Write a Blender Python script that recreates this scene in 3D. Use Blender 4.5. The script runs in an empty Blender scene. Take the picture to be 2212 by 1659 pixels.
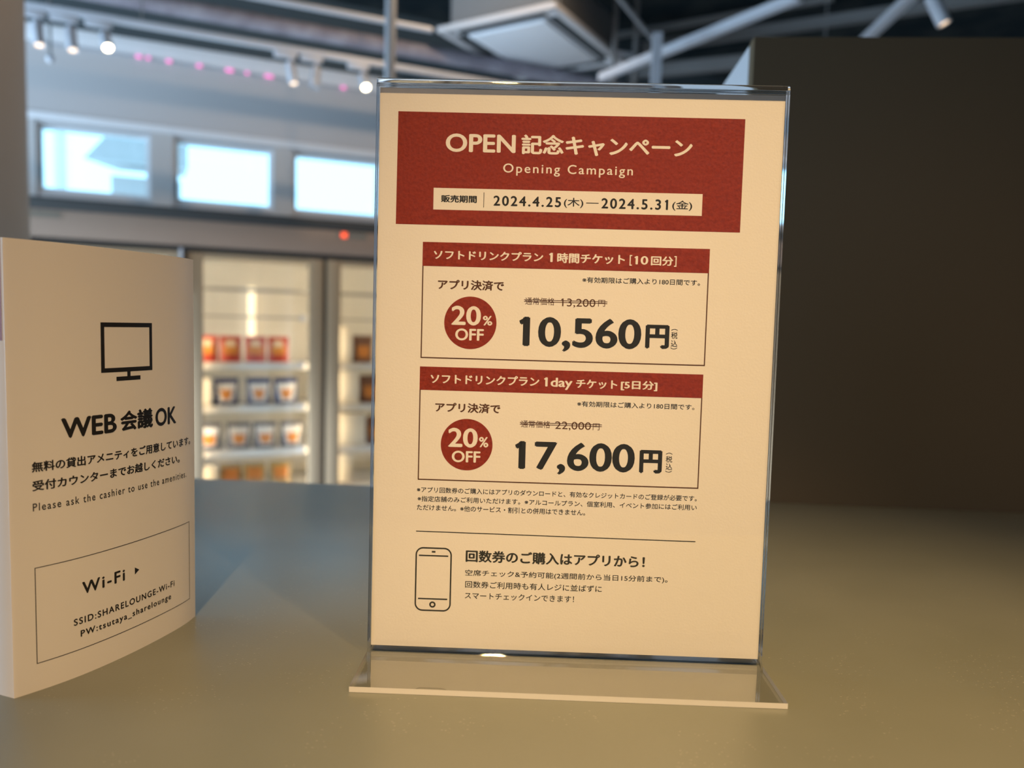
import bpy, bmesh, math, random
import numpy as np
from mathutils import Vector, Matrix

# ------------------------------------------------------------------ camera, world, light, exposure
sc = bpy.context.scene
COL = sc.collection
CT = 1.05                                   # height of the counter top
VX = 0.48085                                # direction of the back wall (and the refrigerator) against the counter
CV, SV = math.cos(VX), math.sin(VX)

sc.view_settings.view_transform = 'Standard'
sc.view_settings.look = 'None'
sc.view_settings.gamma = 1.0
sc.view_settings.use_curve_mapping = False
sc.view_settings.exposure = 0.0
sc.cycles.use_denoising = True
sc.cycles.transparent_max_bounces = 24
sc.cycles.max_bounces = 10
sc.cycles.diffuse_bounces = 5
sc.cycles.caustics_reflective = False
sc.cycles.caustics_refractive = False
sc.cycles.sample_clamp_indirect = 6.0
sc.cycles.blur_glossy = 0.3

cam_data = bpy.data.cameras.new('camera')
cam = bpy.data.objects.new('camera', cam_data)
COL.objects.link(cam)
pitch, roll, yaw = 0.07917, 0.02768, 0.06334
fw = Vector((-math.sin(yaw) * math.cos(pitch), math.cos(yaw) * math.cos(pitch), -math.sin(pitch)))
rt = Vector((math.cos(yaw), math.sin(yaw), 0))
upv = rt.cross(fw)
r2 = math.cos(roll) * rt + math.sin(roll) * upv
u2 = -math.sin(roll) * rt + math.cos(roll) * upv
cam.matrix_world = Matrix(((r2.x, u2.x, -fw.x, 0), (r2.y, u2.y, -fw.y, 0), (r2.z, u2.z, -fw.z, CT + 0.182), (0, 0, 0, 1)))
cam_data.sensor_width = 36.0
cam_data.lens = 36.0 * 1623.0 / 2212.0
cam_data.clip_start = 0.01
cam_data.dof.use_dof = True
cam_data.dof.focus_distance = 0.402
cam_data.dof.aperture_fstop = 5.6
sc.camera = cam

world = bpy.data.worlds.new('sky')
sc.world = world
world.use_nodes = True
bg = world.node_tree.nodes['Background']
bg.inputs[0].default_value = (0.37, 0.74, 1.0, 1)
bg.inputs[1].default_value = 3.0


def wall_pt(e, n, z):
    """a point given along the back wall (e), away from the counter (n) and up (z)"""
    return Vector((e * CV - n * SV, e * SV + n * CV, z))


def aim(o, target):
    o.rotation_euler = (Vector(target) - o.location).to_track_quat('-Z', 'Y').to_euler()


def spot(name, loc, target, power, color, size=60, blend=0.6, radius=0.03):
    d = bpy.data.lights.new(name, 'SPOT')
    d.energy, d.color, d.spot_size, d.spot_blend, d.shadow_soft_size = power, color, math.radians(size), blend, radius
    o = bpy.data.objects.new(name, d)
    COL.objects.link(o)
    o.location = loc
    aim(o, target)
    return o


def area(name, loc, target, power, color, sx, sy):
    d = bpy.data.lights.new(name, 'AREA')
    d.shape, d.size, d.size_y, d.energy, d.color = 'RECTANGLE', sx, sy, power, color
    o = bpy.data.objects.new(name, d)
    COL.objects.link(o)
    o.location = loc
    aim(o, target)
    return o


WARM = (1.0, 0.65, 0.30)
spot('counter_spot_lamp', (-0.06, -0.60, 2.75), (0.12, 0.32, CT - 0.02), 262, WARM, 27, 1.0, 0.03)
spot('counter_spot_lamp', (0.75, -0.45, 2.75), (0.38, 0.42, CT), 46, WARM, 40, 1.0, 0.03)
spot('card_fill_spot', (1.2, -0.9, 2.1), (-0.25, 0.36, CT + 0.10), 60, (1.0, 0.66, 0.37), 17, 1.0, 0.03)  # added fill that brightens the card face
spot('room_fill_spot', wall_pt(0.7, 1.8, 3.2), (-1.70, 2.0, 1.9), 50, (1.0, 0.74, 0.54), 40, 0.9, 0.04)  # unseen lamp added to brighten the column
spot('room_fill_spot', wall_pt(-0.5, 2.6, 3.2), wall_pt(0.0, 4.4, 1.6), 85, (1.0, 0.70, 0.43), 110, 1.0, 0.05)  # added warm fill for the refrigerator front
spot('room_fill_spot', wall_pt(1.4, 2.6, 3.2), wall_pt(1.0, 4.4, 1.6), 75, (1.0, 0.72, 0.47), 110, 1.0, 0.05)  # second warm fill added before the refrigerator
area('daylight_left', wall_pt(-3.85, 3.0, 1.6), wall_pt(1.0, 3.2, 2.5), 230, (0.60, 0.78, 1.0), 3.2, 2.2)
area('card_side_fill', (-2.7, -3.0, 1.9), (-0.2, 0.35, CT + 0.1), 17, (0.98, 0.93, 1.0), 1.2, 1.5)  # unseen fill added to lighten the card's left face
spot('floor_bounce_fill', wall_pt(-6.2, 3.0, 3.4), wall_pt(-0.9, 3.1, 0.0), 11500, (0.70, 0.84, 1.0), 34, 0.4, 0.2)  # stands in for a sun patch, added to bounce light onto the cassette

# ------------------------------------------------------------------ helpers


def tag(o, label, cat, group=None, kind=None):
    o['label'] = label
    o['category'] = cat
    if group:
        o['group'] = group
    if kind:
        o['kind'] = kind
    return o


def thing(name, label, cat, loc=(0, 0, 0), rz=0.0, group=None):
    o = bpy.data.objects.new(name, None)
    o.empty_display_size = 0.05
    COL.objects.link(o)
    o.location = loc
    o.rotation_euler = (0, 0, rz)
    return tag(o, label, cat, group)


def finish(bm, sharp=35):
    bmesh.ops.recalc_face_normals(bm, faces=bm.faces)
    lim = math.radians(sharp)
    for f in bm.faces:
        f.smooth = True
    for e in bm.edges:
        if len(e.link_faces) == 2:
            e.smooth = e.calc_face_angle(0) < lim
        else:
            e.smooth = False


def obj(name, bm, mats, parent=None, do_finish=True, loc=None, label=None):
    if do_finish:
        finish(bm)
    me = bpy.data.meshes.new(name)
    bm.to_mesh(me)
    bm.free()
    for m in (mats if isinstance(mats, (list, tuple)) else [mats]):
        me.materials.append(m)
    o = bpy.data.objects.new(name, me)
    COL.objects.link(o)
    if parent is not None:
        o.parent = parent
    if loc is not None:
        o.location = loc
    if label:
        o['label'] = label
    return o


def struct(name, bm, mat, loc=None, rz=0.0, parent=None):
    o = obj(name, bm, mat, parent)
    if loc is not None:
        o.location = loc
    if rz:
        o.rotation_euler = (0, 0, rz)
    if parent is None:
        o['kind'] = 'structure'
    return o


def B():
    return bmesh.new()


def box(bm, x0, x1, y0, y1, z0, z1, bev=0.0, seg=2):
    m = Matrix.Translation(((x0 + x1) / 2, (y0 + y1) / 2, (z0 + z1) / 2)) @ Matrix.Diagonal((x1 - x0, y1 - y0, z1 - z0, 1))
    r = bmesh.ops.create_cube(bm, size=1.0, matrix=m)
    if bev > 0:
        es = list({e for v in r['verts'] for e in v.link_edges})
        bmesh.ops.bevel(bm, geom=es, offset=bev, segments=seg, affect='EDGES', profile=0.5)
    return bm


def cyl(bm, p0, p1, r0, r1=None, seg=20, cap=True):
    p0, p1 = Vector(p0), Vector(p1)
    d = p1 - p0
    q = d.to_track_quat('Z', 'Y').to_matrix().to_4x4()
    m = Matrix.Translation((p0 + p1) / 2) @ q
    bmesh.ops.create_cone(bm, cap_ends=cap, cap_tris=False, segments=seg, radius1=r0, radius2=r0 if r1 is None else r1, depth=d.length, matrix=m)
    return bm


def bar(bm, p0, p1, w, h):
    """a rectangular bar between two points, w across (horizontal), h high"""
    p0, p1 = Vector(p0), Vector(p1)
    d = (p1 - p0)
    L = d.length
    x = d.normalized()
    y = Vector((0, 0, 1) if abs(x.z) < 0.99 else (1, 0, 0)).cross(x).normalized()
    z = x.cross(y)
    m = Matrix(((x.x, y.x, z.x, 0), (x.y, y.y, z.y, 0), (x.z, y.z, z.z, 0), (0, 0, 0, 1)))
    m = Matrix.Translation((p0 + p1) / 2) @ m @ Matrix.Diagonal((L, w, h, 1))
    bmesh.ops.create_cube(bm, size=1.0, matrix=m)
    return bm


def revolve(bm, pts, seg=24, m=None):
    """a lathe of (radius, height) points about Z"""
    rings = []
    for r, z in pts:
        if r < 1e-6:
            rings.append([bm.verts.new((0, 0, z))])
        else:
            rings.append([bm.verts.new((r * math.cos(2 * math.pi * k / seg), r * math.sin(2 * math.pi * k / seg), z)) for k in range(seg)])
    for a, b in zip(rings, rings[1:]):
        for k in range(seg):
            k2 = (k + 1) % seg
            f = [a[k % len(a)], a[k2 % len(a)], b[k2 % len(b)], b[k % len(b)]]
            u = []
            for v in f:
                if v not in u:
                    u.append(v)
            if len(u) > 2:
                bm.faces.new(u)
    if m is not None:
        vs = [v for r in rings for v in r]
        bmesh.ops.transform(bm, matrix=m, verts=vs)
    return bm


def extrude_profile(bm, pts, x0, x1, closed=True):
    """a closed (y, z) outline drawn out along X; returns the side faces and the caps"""
    a = [bm.verts.new((x0, y, z)) for y, z in pts]
    b = [bm.verts.new((x1, y, z)) for y, z in pts]
    sides = []
    n = len(pts)
    for k in range(n):
        sides.append(bm.faces.new((a[k], a[(k + 1) % n], b[(k + 1) % n], b[k])))
    caps = [bm.faces.new(a[::-1]), bm.faces.new(b)]
    return sides, caps


# ------------------------------------------------------------------ materials
def mat(name, color, rough=0.5, metal=0.0, spec=0.5, emit=None, strength=0.0, noise=None, bump=None):
    """noise = (scale, second colour, low, high); bump = (scale, strength)"""
    m = bpy.data.materials.new(name)
    m.use_nodes = True
    nt = m.node_tree
    p = nt.nodes['Principled BSDF']
    p.inputs['Base Color'].default_value = (*color, 1)
    p.inputs['Roughness'].default_value = rough
    p.inputs['Metallic'].default_value = metal
    p.inputs['Specular IOR Level'].default_value = spec
    if emit:
        p.inputs['Emission Color'].default_value = (*emit, 1)
        p.inputs['Emission Strength'].default_value = strength
    if noise or bump:
        tc = nt.nodes.new('ShaderNodeTexCoord')
    if noise:
        t = nt.nodes.new('ShaderNodeTexNoise')
        t.inputs['Scale'].default_value = noise[0]
        t.inputs['Detail'].default_value = 5
        nt.links.new(tc.outputs['Object'], t.inputs['Vector'])
        r = nt.nodes.new('ShaderNodeValToRGB')
        r.color_ramp.elements[0].position, r.color_ramp.elements[1].position = noise[2], noise[3]
        r.color_ramp.elements[0].color = (*color, 1)
        r.color_ramp.elements[1].color = (*noise[1], 1)
        nt.links.new(t.outputs['Fac'], r.inputs['Fac'])
        nt.links.new(r.outputs['Color'], p.inputs['Base Color'])
    if bump:
        t2 = nt.nodes.new('ShaderNodeTexNoise')
        t2.inputs['Scale'].default_value = bump[0]
        t2.inputs['Detail'].default_value = 4
        nt.links.new(tc.outputs['Object'], t2.inputs['Vector'])
        b = nt.nodes.new('ShaderNodeBump')
        b.inputs['Strength'].default_value = bump[1]
        b.inputs['Distance'].default_value = 0.002
        nt.links.new(t2.outputs['Fac'], b.inputs['Height'])
        nt.links.new(b.outputs['Normal'], p.inputs['Normal'])
    return m


def thin_glass(name, ior=1.5, tint=(1, 1, 1), rough=0.0):
    m = bpy.data.materials.new(name)
    m.use_nodes = True
    nt = m.node_tree
    nt.nodes.clear()
    out = nt.nodes.new('ShaderNodeOutputMaterial')
    mix = nt.nodes.new('ShaderNodeMixShader')
    tr = nt.nodes.new('ShaderNodeBsdfTransparent')
    tr.inputs[0].default_value = (*tint, 1)
    gl = nt.nodes.new('ShaderNodeBsdfGlossy')
    gl.inputs['Roughness'].default_value = rough
    gl.inputs['Color'].default_value = (1, 1, 1, 1)
    fr = nt.nodes.new('ShaderNodeFresnel')
    geo = nt.nodes.new('ShaderNodeNewGeometry')
    mx = nt.nodes.new('ShaderNodeMix')           # keeps the index the same on both sides of the sheet
    mx.data_type = 'FLOAT'
    mx.inputs[2].default_value = ior
    mx.inputs[3].default_value = 1.0 / ior
    nt.links.new(geo.outputs['Backfacing'], mx.inputs[0])
    nt.links.new(mx.outputs[0], fr.inputs['IOR'])
    nt.links.new(fr.outputs[0], mix.inputs[0])
    nt.links.new(tr.outputs[0], mix.inputs[1])
    nt.links.new(gl.outputs[0], mix.inputs[2])
    nt.links.new(mix.outputs[0], out.inputs[0])
    return m


def solid_glass(name, ior=1.49, color=(1, 1, 1)):
    m = bpy.data.materials.new(name)
    m.use_nodes = True
    nt = m.node_tree
    nt.nodes.clear()
    out = nt.nodes.new('ShaderNodeOutputMaterial')
    g = nt.nodes.new('ShaderNodeBsdfGlass')
    g.inputs['IOR'].default_value = ior
    g.inputs['Roughness'].default_value = 0.0
    g.inputs['Color'].default_value = (*color, 1)
    nt.links.new(g.outputs[0], out.inputs[0])
    return m


def counter_material():
    m = mat('grey_counter_laminate', (0.165, 0.16, 0.135), 0.31, spec=0.9)
    nt = m.node_tree
    p = nt.nodes['Principled BSDF']
    tc = nt.nodes.new('ShaderNodeTexCoord')
    big = nt.nodes.new('ShaderNodeTexNoise')
    big.inputs['Scale'].default_value = 9
    big.inputs['Detail'].default_value = 6
    nt.links.new(tc.outputs['Object'], big.inputs['Vector'])
    r = nt.nodes.new('ShaderNodeValToRGB')
    r.color_ramp.elements[0].position, r.color_ramp.elements[1].position = 0.3, 0.7
    r.color_ramp.elements[0].color = (0.142, 0.148, 0.118, 1)
    r.color_ramp.elements[1].color = (0.163, 0.168, 0.136, 1)
    nt.links.new(big.outputs['Fac'], r.inputs['Fac'])
    # pale dust: short crooked flecks, thicker in some patches
    mp = nt.nodes.new('ShaderNodeMapping')
    mp.inputs['Scale'].default_value = (1.0, 2.6, 1.0)
    nt.links.new(tc.outputs['Object'], mp.inputs['Vector'])
    vo = nt.nodes.new('ShaderNodeTexVoronoi')
    vo.inputs['Scale'].default_value = 260
    nt.links.new(mp.outputs[0], vo.inputs['Vector'])
    lt = nt.nodes.new('ShaderNodeMath')
    lt.operation = 'LESS_THAN'
    lt.inputs[1].default_value = 0.13
    nt.links.new(vo.outputs['Distance'], lt.inputs[0])
    pn = nt.nodes.new('ShaderNodeTexNoise')
    pn.inputs['Scale'].default_value = 26
    pn.inputs['Detail'].default_value = 3
    nt.links.new(tc.outputs['Object'], pn.inputs['Vector'])
    gt = nt.nodes.new('ShaderNodeMath')
    gt.operation = 'GREATER_THAN'
    gt.inputs[1].default_value = 0.55
    nt.links.new(pn.outputs['Fac'], gt.inputs[0])
    mul = nt.nodes.new('ShaderNodeMath')
    mul.operation = 'MULTIPLY'
    nt.links.new(lt.outputs[0], mul.inputs[0])
    nt.links.new(gt.outputs[0], mul.inputs[1])
    m2 = nt.nodes.new('ShaderNodeMath')
    m2.operation = 'MULTIPLY'
    m2.inputs[1].default_value = 0.42
    nt.links.new(mul.outputs[0], m2.inputs[0])
    mix = nt.nodes.new('ShaderNodeMix')
    mix.data_type = 'RGBA'
    mix.inputs[7].default_value = (0.5, 0.47, 0.4, 1)
    nt.links.new(m2.outputs[0], mix.inputs[0])
    nt.links.new(r.outputs['Color'], mix.inputs[6])
    nt.links.new(mix.outputs[2], p.inputs['Base Color'])
    fine = nt.nodes.new('ShaderNodeTexNoise')
    fine.inputs['Scale'].default_value = 900
    nt.links.new(tc.outputs['Object'], fine.inputs['Vector'])
    b = nt.nodes.new('ShaderNodeBump')
    b.inputs['Strength'].default_value = 0.12
    b.inputs['Distance'].default_value = 0.0004
    nt.links.new(fine.outputs['Fac'], b.inputs['Height'])
    nt.links.new(b.outputs['Normal'], p.inputs['Normal'])
    return m


M = {}
M['counter'] = counter_material()
M['counter_body'] = mat('dark_counter_body', (0.06, 0.055, 0.05), 0.6)
M['paper'] = mat('white_print_paper', (0.80, 0.78, 0.74), 0.75, spec=0.2, bump=(900, 0.05))
M['card'] = mat('white_glossy_card', (0.80, 0.77, 0.73), 0.38, spec=0.45)
M['red'] = mat('brick_red_print', (0.275, 0.034, 0.014), 0.75, spec=0.12, noise=(700, (0.20, 0.021, 0.009), 0.35, 0.7), bump=(420, 0.25))
M['card_red'] = mat('card_red_print', (0.25, 0.032, 0.020), 0.4, spec=0.4)
M['ink'] = mat('black_ink', (0.016, 0.016, 0.015), 0.7, spec=0.15)
M['card_ink'] = mat('card_black_ink', (0.012, 0.011, 0.011), 0.45, spec=0.4)
M['brown'] = mat('dark_brown_ink', (0.090, 0.038, 0.016), 0.7, spec=0.15)
M['dark_grey_ink'] = mat('charcoal_ink', (0.020, 0.021, 0.019), 0.7, spec=0.15)
M['acrylic'] = thin_glass('clear_acrylic_face', 1.56)
M['acrylic_base'] = thin_glass('clear_acrylic_base', 1.8)
M['acrylic_cut'] = mat('painted_edge_glow', (0.62, 0.61, 0.58), 0.2, spec=0.7)  # light piping in the clear edge, painted as a pale colour
M['acrylic_edge'] = solid_glass('clear_acrylic_edge', 1.49)
M['cabinet'] = mat('matt_dark_brown_panel', (0.098, 0.073, 0.045), 0.75, spec=0.12)
M['cabinet_side'] = mat('window_lit_side_paint', (0.42, 0.44, 0.47), 0.5)  # window light on the dark side, put into a pale colour
M['black'] = mat('black_plastic', (0.01, 0.01, 0.01), 0.5)
M['column'] = mat('beige_column_paint', (0.36, 0.32, 0.27), 0.7)
M['wall_grey'] = mat('grey_wall_paint', (0.58, 0.57, 0.575), 0.9, spec=0.2)
M['white_trim'] = mat('white_trim_paint', (0.85, 0.87, 0.9), 0.6)
M['pilaster'] = mat('window_frame_paint', (0.6, 0.6, 0.6), 0.6)
M['dark_wall'] = mat('slate_dark_paint', (0.085, 0.105, 0.115), 0.9, spec=0.2)
M['ceiling'] = mat('black_ceiling', (0.018, 0.028, 0.034), 0.95, spec=0.1, noise=(3.0, (0.05, 0.058, 0.058), 0.42, 0.7))
M['floor'] = mat('grey_floor', (0.45, 0.44, 0.43), 0.5)
M['room_wall'] = mat('warm_room_wall', (0.42, 0.39, 0.36), 0.85)
M['metal_white'] = mat('white_powder_coat', (0.55, 0.58, 0.64), 0.4)
M['metal_grey'] = mat('galvanised_grey', (0.42, 0.44, 0.47), 0.5, metal=0.2)
M['pipe_dark'] = mat('dull_grey_pipe', (0.20, 0.20, 0.20), 0.7)
M['lagging'] = mat('pipe_lagging', (0.24, 0.22, 0.26), 0.9, noise=(8, (0.36, 0.35, 0.40), 0.4, 0.65), bump=(30, 1.0))
M['slot'] = mat('cassette_slot', (0.05, 0.06, 0.065), 0.7)
M['cassette'] = mat('cassette_plastic', (0.88, 0.90, 0.94), 0.5)
M['cassette_rim'] = mat('cassette_rim', (0.62, 0.61, 0.62), 0.5)
M['lamp_on'] = mat('bright_lamp_lens', (1, 0.9, 0.7), 0.3, emit=(1.0, 0.86, 0.55), strength=14)
M['lamp_dim'] = mat('side_lit_lamp_lens', (1, 0.9, 0.8), 0.3, emit=(1.0, 0.70, 0.45), strength=1.8)
M['lamp_off'] = mat('lamp_lens_turned_away', (0.4, 0.4, 0.4), 0.3)
M['pink'] = mat('pink_reflection_glow', (0.9, 0.3, 0.6), 0.4, emit=(1.0, 0.16, 0.55), strength=1.3)
M['fridge'] = mat('taupe_fridge_enamel', (0.27, 0.195, 0.148), 0.5)
M['fridge_top'] = mat('charcoal_fridge_cap', (0.035, 0.037, 0.037), 0.6)
M['fridge_gap'] = mat('dark_door_seal', (0.05, 0.045, 0.04), 0.7)
M['fridge_in'] = mat('white_fridge_liner', (0.80, 0.76, 0.68), 0.5)
M['door_frame'] = mat('bronze_door_frame', (0.32, 0.235, 0.145), 0.5)
M['shelf'] = mat('white_shelf_rail', (0.74, 0.72, 0.68), 0.35)
M['wire'] = mat('grey_wire_shelf', (0.30, 0.29, 0.27), 0.5)
M['plate'] = mat('olive_name_plate', (0.17, 0.15, 0.12), 0.5)
M['led_red'] = mat('red_led_digit', (0.8, 0.1, 0.05), 0.4, emit=(1.0, 0.09, 0.02), strength=1.6)
M['tube'] = mat('fridge_light_tube', (1, 0.95, 0.8), 0.3, emit=(1.0, 0.80, 0.52), strength=20)
M['tube_soft'] = mat('rear_light_tube', (1, 0.95, 0.8), 0.3, emit=(1.0, 0.83, 0.56), strength=1.2)
M['glass'] = thin_glass('fridge_door_glass', 1.5, (0.96, 0.97, 0.96))
M['window_glass'] = thin_glass('window_glass', 1.5, (0.97, 0.99, 1.0))
M['pouch_red'] = mat('red_pouch_film', (0.55, 0.07, 0.04), 0.35)
M['pouch_cream'] = mat('cream_print', (0.85, 0.66, 0.45), 0.4)
M['pouch_orange'] = mat('orange_food_print', (0.72, 0.27, 0.05), 0.4)
M['pouch_navy'] = mat('navy_pouch_film', (0.035, 0.055, 0.16), 0.35)
M['pouch_grey'] = mat('grey_navy_pouch_film', (0.10, 0.10, 0.13), 0.35)
M['bowl_white'] = mat('white_bowl_print', (0.85, 0.82, 0.78), 0.4)
M['pouch_gold'] = mat('gold_pouch_film', (0.45, 0.30, 0.07), 0.35)
M['carton'] = mat('white_carton', (0.86, 0.80, 0.68), 0.6)
M['pouch_brown'] = mat('brown_pouch_film', (0.22, 0.09, 0.04), 0.4)
M['render_wall'] = mat('pale_blue_render', (0.66, 0.56, 0.54), 0.9)
M['eave'] = mat('blue_grey_eave', (0.52, 0.45, 0.44), 0.9)

# ------------------------------------------------------------------ the room shell
NB = 5.15                                     # back wall face
H = 3.3
E0, E1, N0 = -4.0, 6.0, -4.0
RZ = VX
WIN = [(-0.744, -0.157), (-0.023, 0.559), (0.685, 1.267)]
WZ0, WZ1 = 1.93, 2.312

bm = B(); box(bm, E0 - .2, E1 + .2, N0 - .2, NB + .2, -0.1, 0.0); struct('floor', bm, M['floor'], rz=RZ)
bm = B(); box(bm, E0 - .2, E1 + .2, N0 - .2, NB + .2, H, H + 0.1); struct('ceiling', bm, M['ceiling'], rz=RZ)
bm = B()                                      # back wall below the dark frieze, with the three window openings
box(bm, E0, E1, NB, NB + .18, 0, WZ0)
box(bm, E0, E1, NB, NB + .18, WZ1, 2.76)
xs = [E0] + [v for w in WIN for v in w] + [E1]
for k in range(0, len(xs), 2):
    box(bm, xs[k], xs[k + 1], NB, NB + .18, WZ0, WZ1)
struct('wall_back', bm, M['wall_grey'], rz=RZ)
bm = B(); box(bm, E0, E1, NB, NB + .18, 2.76, H); struct('wall_frieze', bm, M['dark_wall'], rz=RZ)
bm = B(); box(bm, E0, E1, NB - 0.012, NB, 2.762, 2.862, 0.003); struct('lit_recess_band', bm, M['white_trim'], rz=RZ)  # lit upper wall recess, its brightness put into white paint
bm = B(); box(bm, E0, E1, NB - 0.02, NB, 2.33, 2.372, 0.003); struct('trim_2', bm, M['white_trim'], rz=RZ)
bm = B()                                      # paler boards between the windows
for a, b in ((-0.80, -0.747), (-0.154, -0.026), (0.562, 0.682), (1.27, 1.39)):
    box(bm, a, b, NB - 0.008, NB, WZ0 - 0.1, 2.328)
struct('trim_3', bm, M['pilaster'], rz=RZ)
for k, (a, b) in enumerate(WIN):
    bm = B()
    t = 0.022
    for q in ((a, a + t, WZ0, WZ1), (b - t, b, WZ0, WZ1), (a + t, b - t, WZ0, WZ0 + t), (a + t, b - t, WZ1 - t, WZ1)):
        box(bm, q[0], q[1], NB + .03, NB + .09, q[2], q[3])
    w = struct('window_%d' % (k + 1), bm, M['white_trim'], rz=RZ)
    bm = B(); box(bm, a + t, b - t, NB + .055, NB + .061, WZ0 + t, WZ1 - t)
    obj('pane', bm, M['window_glass'], w)
bm = B(); box(bm, E1, E1 + .15, N0, NB, 0, H); struct('wall_right', bm, M['room_wall'], rz=RZ)
bm = B(); box(bm, E0, E1, N0 - .15, N0, 0, H); struct('wall_front', bm, M['room_wall'], rz=RZ)
bm = B()                                      # the left wall has a wide window opening
box(bm, E0 - .15, E0, N0, NB, 0, 0.5)
box(bm, E0 - .15, E0, N0, NB, 3.0, H)
box(bm, E0 - .15, E0, N0, 1.3, 0.5, 3.0)
box(bm, E0 - .15, E0, 4.7, NB, 0.5, 3.0)
struct('wall_left', bm, M['room_wall'], rz=RZ)

# the neighbour's house seen through the windows
hb = thing('outbuilding', 'pale blue outbuilding with overhanging eave and white upright seen through the first window', 'building', wall_pt(0, 8.2, 0), RZ)
bm = B(); box(bm, -0.62, 0.02, 0.5, 4.0, 0, 2.62); obj('outer_wall', bm, M['render_wall'], hb)
bm = B()
vs = [(-0.78, -0.3, 2.62), (0.08, -0.3, 2.62), (0.08, 4.3, 3.3), (-0.78, 4.3, 3.3), (-0.52, -0.3, 2.95), (0.08, -0.3, 2.95), (0.08, 4.3, 3.6), (-0.52, 4.3, 3.6)]
v = [bm.verts.new(p) for p in vs]
for f in ((0, 1, 2, 3), (4, 5, 6, 7), (0, 1, 5, 4), (2, 3, 7, 6), (0, 3, 7, 4), (1, 2, 6, 5)):
    bm.faces.new([v[i] for i in f])
obj('eave', bm, M['eave'], hb)
bm = B(); cyl(bm, (-1.05, 0.4, 0), (-1.05, 0.4, 3.4), 0.05); obj('white_upright', bm, M['white_trim'], hb)  # upright added to give the white strip in the first window

# ------------------------------------------------------------------ round column, counter, dark cabinet
bm = B(); cyl(bm, (0, 0, 0), (0, 0, H), 0.22, seg=64)
tag(obj('column', bm, M['column'], loc=(-1.789, 2.07, 0)), 'round beige column rising behind the curved card at the left', 'column')

ct = thing('service_counter', 'grey laminate service counter that carries the sign and the card', 'counter', (0, 0, 0))
bm = B(); box(bm, -1.6, 1.6, 0.10, 0.809, CT - 0.04, CT, 0.002); obj('worktop', bm, M['counter'], ct)
bm = B(); box(bm, -1.58, 1.58, 0.14, 0.79, 0.0, CT - 0.04); obj('body', bm, M['counter_body'], ct)

cb = thing('tall_cabinet', 'tall dark brown cabinet standing behind the counter at the right', 'cabinet', (0.188, 0.812, 0))
bm = B(); box(bm, 0.0, 0.95, 0.0, 0.02, 0.0, 1.534, 0.0015); obj('front_panel', bm, M['cabinet'], cb)
bm = B(); box(bm, 0.0, 0.018, 0.0205, 0.55, 0.0, 1.532, 0.001); obj('side_panel', bm, M['cabinet_side'], cb, label='side panel painted pale for window light')
bm = B(); box(bm, 0.0185, 0.95, 0.0205, 0.55, 0.0, 1.530); obj('carcass', bm, M['cabinet'], cb)
bm = B(); box(bm, -0.003, 0.0, 0.10, 0.125, 1.470, 1.483); obj('hinge', bm, M['black'], cb)

# ------------------------------------------------------------------ lettering
def text_mesh(s, weight, spacing=1.0):
    """triangles of one line of type: (verts (n,2), faces), in units of the type size"""
    c = bpy.data.curves.new('type', 'FONT')
    c.body = s
    c.space_character = spacing
    c.resolution_u = 5
    o = bpy.data.objects.new('type', c)
    COL.objects.link(o)
    dg = bpy.context.evaluated_depsgraph_get()
    me = bpy.data.meshes.new_from_object(o.evaluated_get(dg), depsgraph=dg)
    vs = np.empty(len(me.vertices) * 3)
    me.vertices.foreach_get('co', vs)
    vs = vs.reshape(-1, 3)[:, :2]
    fs = [tuple(p.vertices) for p in me.polygons]
    bpy.data.objects.remove(o)
    bpy.data.curves.remove(c)
    bpy.data.meshes.remove(me)
    # a flag for each plain upright figure one
    if '1' in s:
        par = list(range(len(vs)))

        def root(a):
            while par[a] != a:
                par[a] = par[par[a]]
                a = par[a]
            return a

        for f in fs:
            for a in f[1:]:
                par[root(a)] = root(f[0])
        isl = {}
        for a in range(len(vs)):
            isl.setdefault(root(a), []).append(a)
        isl = sorted(isl.values(), key=lambda q: vs[q][:, 0].mean())
        if len(isl) == len(s):
            for ch, q in zip(s, isl):
                if ch != '1':
                    continue
                (x0, y0), (x1, y1) = vs[q].min(0), vs[q].max(0)
                w, h = x1 - x0, y1 - y0
                k = len(vs)
                flag = [(x0 + 0.35 * w, y1), (x0 + 0.35 * w, y1 - 0.22 * h), (x0, y1 - 0.17 * h), (x0 - 0.62 * w, y1 - 0.24 * h), (x0 - 0.85 * w, y1 - 0.12 * h)]
                vs = np.vstack([vs, flag])
                fs.append((k, k + 1, k + 2))
                fs.append((k, k + 2, k + 3, k + 4))
    # heavier type: the same line struck again, slightly displaced
    if weight > 0:
        n, f0 = len(vs), list(fs)
        steps = [(0, 0), (weight, 0), (-weight, 0), (0, 0.7 * weight), (0, -0.7 * weight)]
        vs = np.vstack([vs + np.array(d) for d in steps])
        lift = np.repeat(np.arange(len(steps)) * 0.12, n)
        fs = [tuple(i + n * k for i in f) for k in range(len(steps)) for f in f0]
    else:
        lift = np.zeros(len(vs))
    return vs, fs, lift


WEIGHT = {'r': 0.0, 'm': 0.010, 'b': 0.026, 'x': 0.026, 'k': 0.034, 'h': 0.046}


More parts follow.
